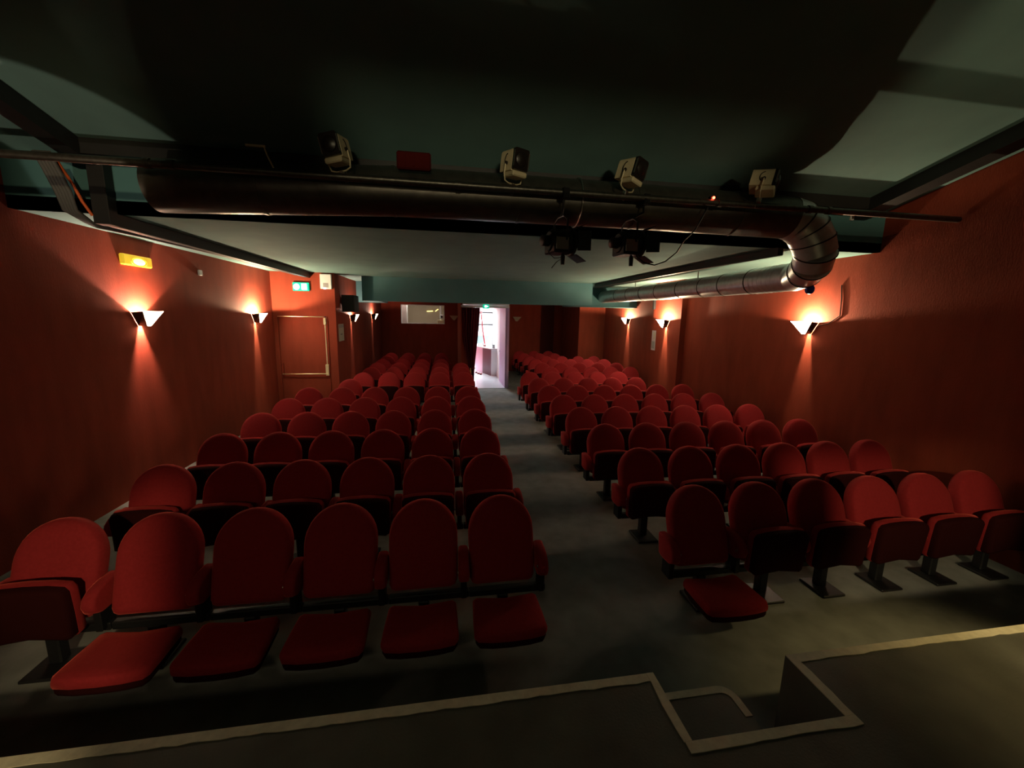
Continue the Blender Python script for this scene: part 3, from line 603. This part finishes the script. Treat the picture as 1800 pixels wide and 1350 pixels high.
# ------------------------------------------------------------------ projection booth
struct('wall_booth_far', B(-2.5, VX0-.05, 17.4, 17.5, 0.8, 3.0), BEIGE, 'beige far wall inside the projection booth')
struct('wall_booth_left', B(-2.5, -2.42, 15.3, 17.4, 0.8, 3.0), BEIGE, 'beige left wall inside the projection booth')
struct('wall_booth_right', B(VX0-.15, VX0-.06, 15.3, 17.4, .8, 3.0), BEIGE, 'beige right wall inside the projection booth')
struct('ceiling_booth', B(-2.5, VX0-.05, 15.3, 17.5, 3.0, 3.06), WHITE, 'projection booth ceiling', 'ceiling')
struct('floor_booth', B(-2.5, VX0-.05, 15.3, 17.5, .74, .80), GREYP, 'projection booth floor', 'floor')
w2 = tag(obj('window_2', B(WX0, WX1, 15.245, 15.251, WZ0, WZ1), CLEAR), 'projection booth window lit from inside in the back wall', 'window', kind='structure')
obj('window_frame', B(WX0, WX1, 15.19, 15.31, WZ1-.018, WZ1), WHITE, w2); obj('window_frame', B(WX0, WX1, 15.19, 15.31, WZ0, WZ0+.018), WHITE, w2)
obj('window_frame', B(WX0, WX0+.018, 15.19, 15.31, WZ0, WZ1), WHITE, w2); obj('window_frame', B(WX1-.018, WX1, 15.19, 15.31, WZ0, WZ1), WHITE, w2)
bl = thing('booth_cupboard', 'white cupboard edge at the left of the booth window', 'cupboard', (-1.56, 15.9, .80))
obj('body', B(-.25, .10, -.2, .2, 0, 1.95), WHITE, bl); obj('door', B(-.24, .09, -.215, -.2, .02, 1.93), mat('lit_white_lacquer', (.95, .95, .95), .4), bl)
pjr = thing('film_projector', 'pale film projector at the right of the booth window', 'projector', (-.22, 15.75, .80))
obj('column', B(-.03, .03, .05, .11, .0, 1.62, bev=.005), WHITE, pjr); obj('body', B(-.13, .15, -.12, .25, .95, 1.10, bev=.01), CREAM, pjr); obj('lamp_head', B(-.03, .12, -.10, .12, 1.14, 1.30, bev=.02), WHITE, pjr)
obj('lens', lathe(N(), [(.035, 0), (.04, .03), (.03, .12)], 14, Matrix.Translation((.04, -.10, 1.22)) @ Matrix.Rotation(PI/2, 4, 'X')), LENS, pjr, 40)
tag(obj('booth_strip_light', tube(N(), [(-.80, 17.387, 2.22), (-.56, 17.387, 2.24)], .014, 8), EM_TUBE), 'short horizontal yellow strip light on the booth wall', 'light')
tag(obj('booth_strip_light', tube(N(), [(-.46, 17.389, 2.23), (-.34, 17.389, 2.32)], .012, 8), EM_TUBE), 'slanting yellow strip light beside the booth projector', 'light')

# ------------------------------------------------------------------ stage end, behind the photographer: unseen panels added to shade the middle of the room
scn = thing('shade_panel', 'tall black panel added out of view to shade the middle rows', 'screen', (0.67, -1.5, SH))  # added blocker for the stage lamp
obj('panel', B(-.95, .95, -.02, .02, .03, 4.1), BLACK, scn)
for s_ in (-1, 1): obj('foot', B(s_*.8-.04, s_*.8+.04, -.35, .35, 0, .05, bev=.006), BLACK, scn)
val = thing('light_baffle', 'black valance added out of view to shape the stage light, left gap', 'baffle', (0, -1.5, 0))
obj('upper_cloth', B(-.66, -.26, .03, .05, 3.71, 4.6), BLACK, val); obj('lower_cloth', B(-.66, -.26, .03, .05, 2.75, 3.46), BLACK, val)  # added cloths, their slit shaped to light the left ceiling corner
va2 = thing('light_baffle', 'black valance added out of view to shape the stage light, right gap', 'baffle', (0, -1.5, 0))
obj('lower_cloth', B(1.60, 2.30, .03, .05, 2.75, 3.60), BLACK, va2); obj('batten', tube(N(), [(1.60, .04, 3.725), (2.30, .04, 3.725)], .009, 8), PIPE, va2, 40)  # added cloth and rod, shaped to cut the lamp's light on the right
for x0, x1, nm in ((XL+.005, -.63, 'left'), (2.26, XR-.005, 'right')):
    lg = thing('shade_side', f'black panel added to block lamp light at the {nm} of the stage', 'curtain', (0, -1.5, SH))
    obj('cloth', B(x0, x1, -.015, .015, 0.0, 4.1), BLACK, lg)  # added to keep the lamp's light off the side walls
wl = thing('work_lamp', 'work lamp on a stand at the rear of the stage', 'lamp', (.67, -4.2, SH))
obj('pole', tube(N(), [(0, -.05, .02), (0, -.05, 3.22)], .018, 10), METAL_BLACK, wl, 40); obj('base', lathe(N(), [(.22, 0), (.22, .02), (.03, .05)], 20), METAL_BLACK, wl, 40); obj('head', B(-.12, .12, -.12, .0, 3.2, 3.46, bev=.01), METAL_BLACK, wl)
wf = thing('wing_flood', 'small flood lamp fixed to the wall over the right side of the stage', 'lamp', (4.3, 0.3, 3.0))
obj('wall_arm', tube(N(), [(.05, -.08, .12), (XR-4.3-.004, -.08, .12)], .014, 10), METAL_BLACK, wf, 40); obj('head', B(.0, .16, -.16, -.03, .03, .18, bev=.01), METAL_BLACK, wf)
wu = thing('wing_uplight', 'small uplight standing on the left side of the stage', 'lamp', (-2.9, -0.2, SH))
obj('base', lathe(N(), [(.14, 0), (.14, .02), (.03, .04)], 18), METAL_BLACK, wu, 40); obj('pole', tube(N(), [(0, 0, .03), (0, -.06, .22)], .014, 10), METAL_BLACK, wu, 40); obj('head', B(-.07, .07, -.16, -.03, .20, .33, bev=.01), METAL_BLACK, wu)

fl = thing('bar_fill_lamp', 'long unseen lamp trough added to brighten the spotlights on the bar', 'batten', (0.95, -1.42, 3.17))
obj('trough', B(-1.75, 1.75, -.03, .02, -.10, -.025, bev=.005), METAL_BLACK, fl)
f2 = thing('fill_strip', 'long unseen strip added as fill light on the left front seats', 'batten', (-1.5, -1.43, 2.62))
obj('trough', B(-1.05, 1.05, -.03, .02, .06, .10, bev=.005), METAL_BLACK, f2)
for q in (-1.74, 1.74): obj('end_plate', B(q-.02, q+.02, -.03, .06, -.11, .04, bev=.005), METAL_BLACK, fl)
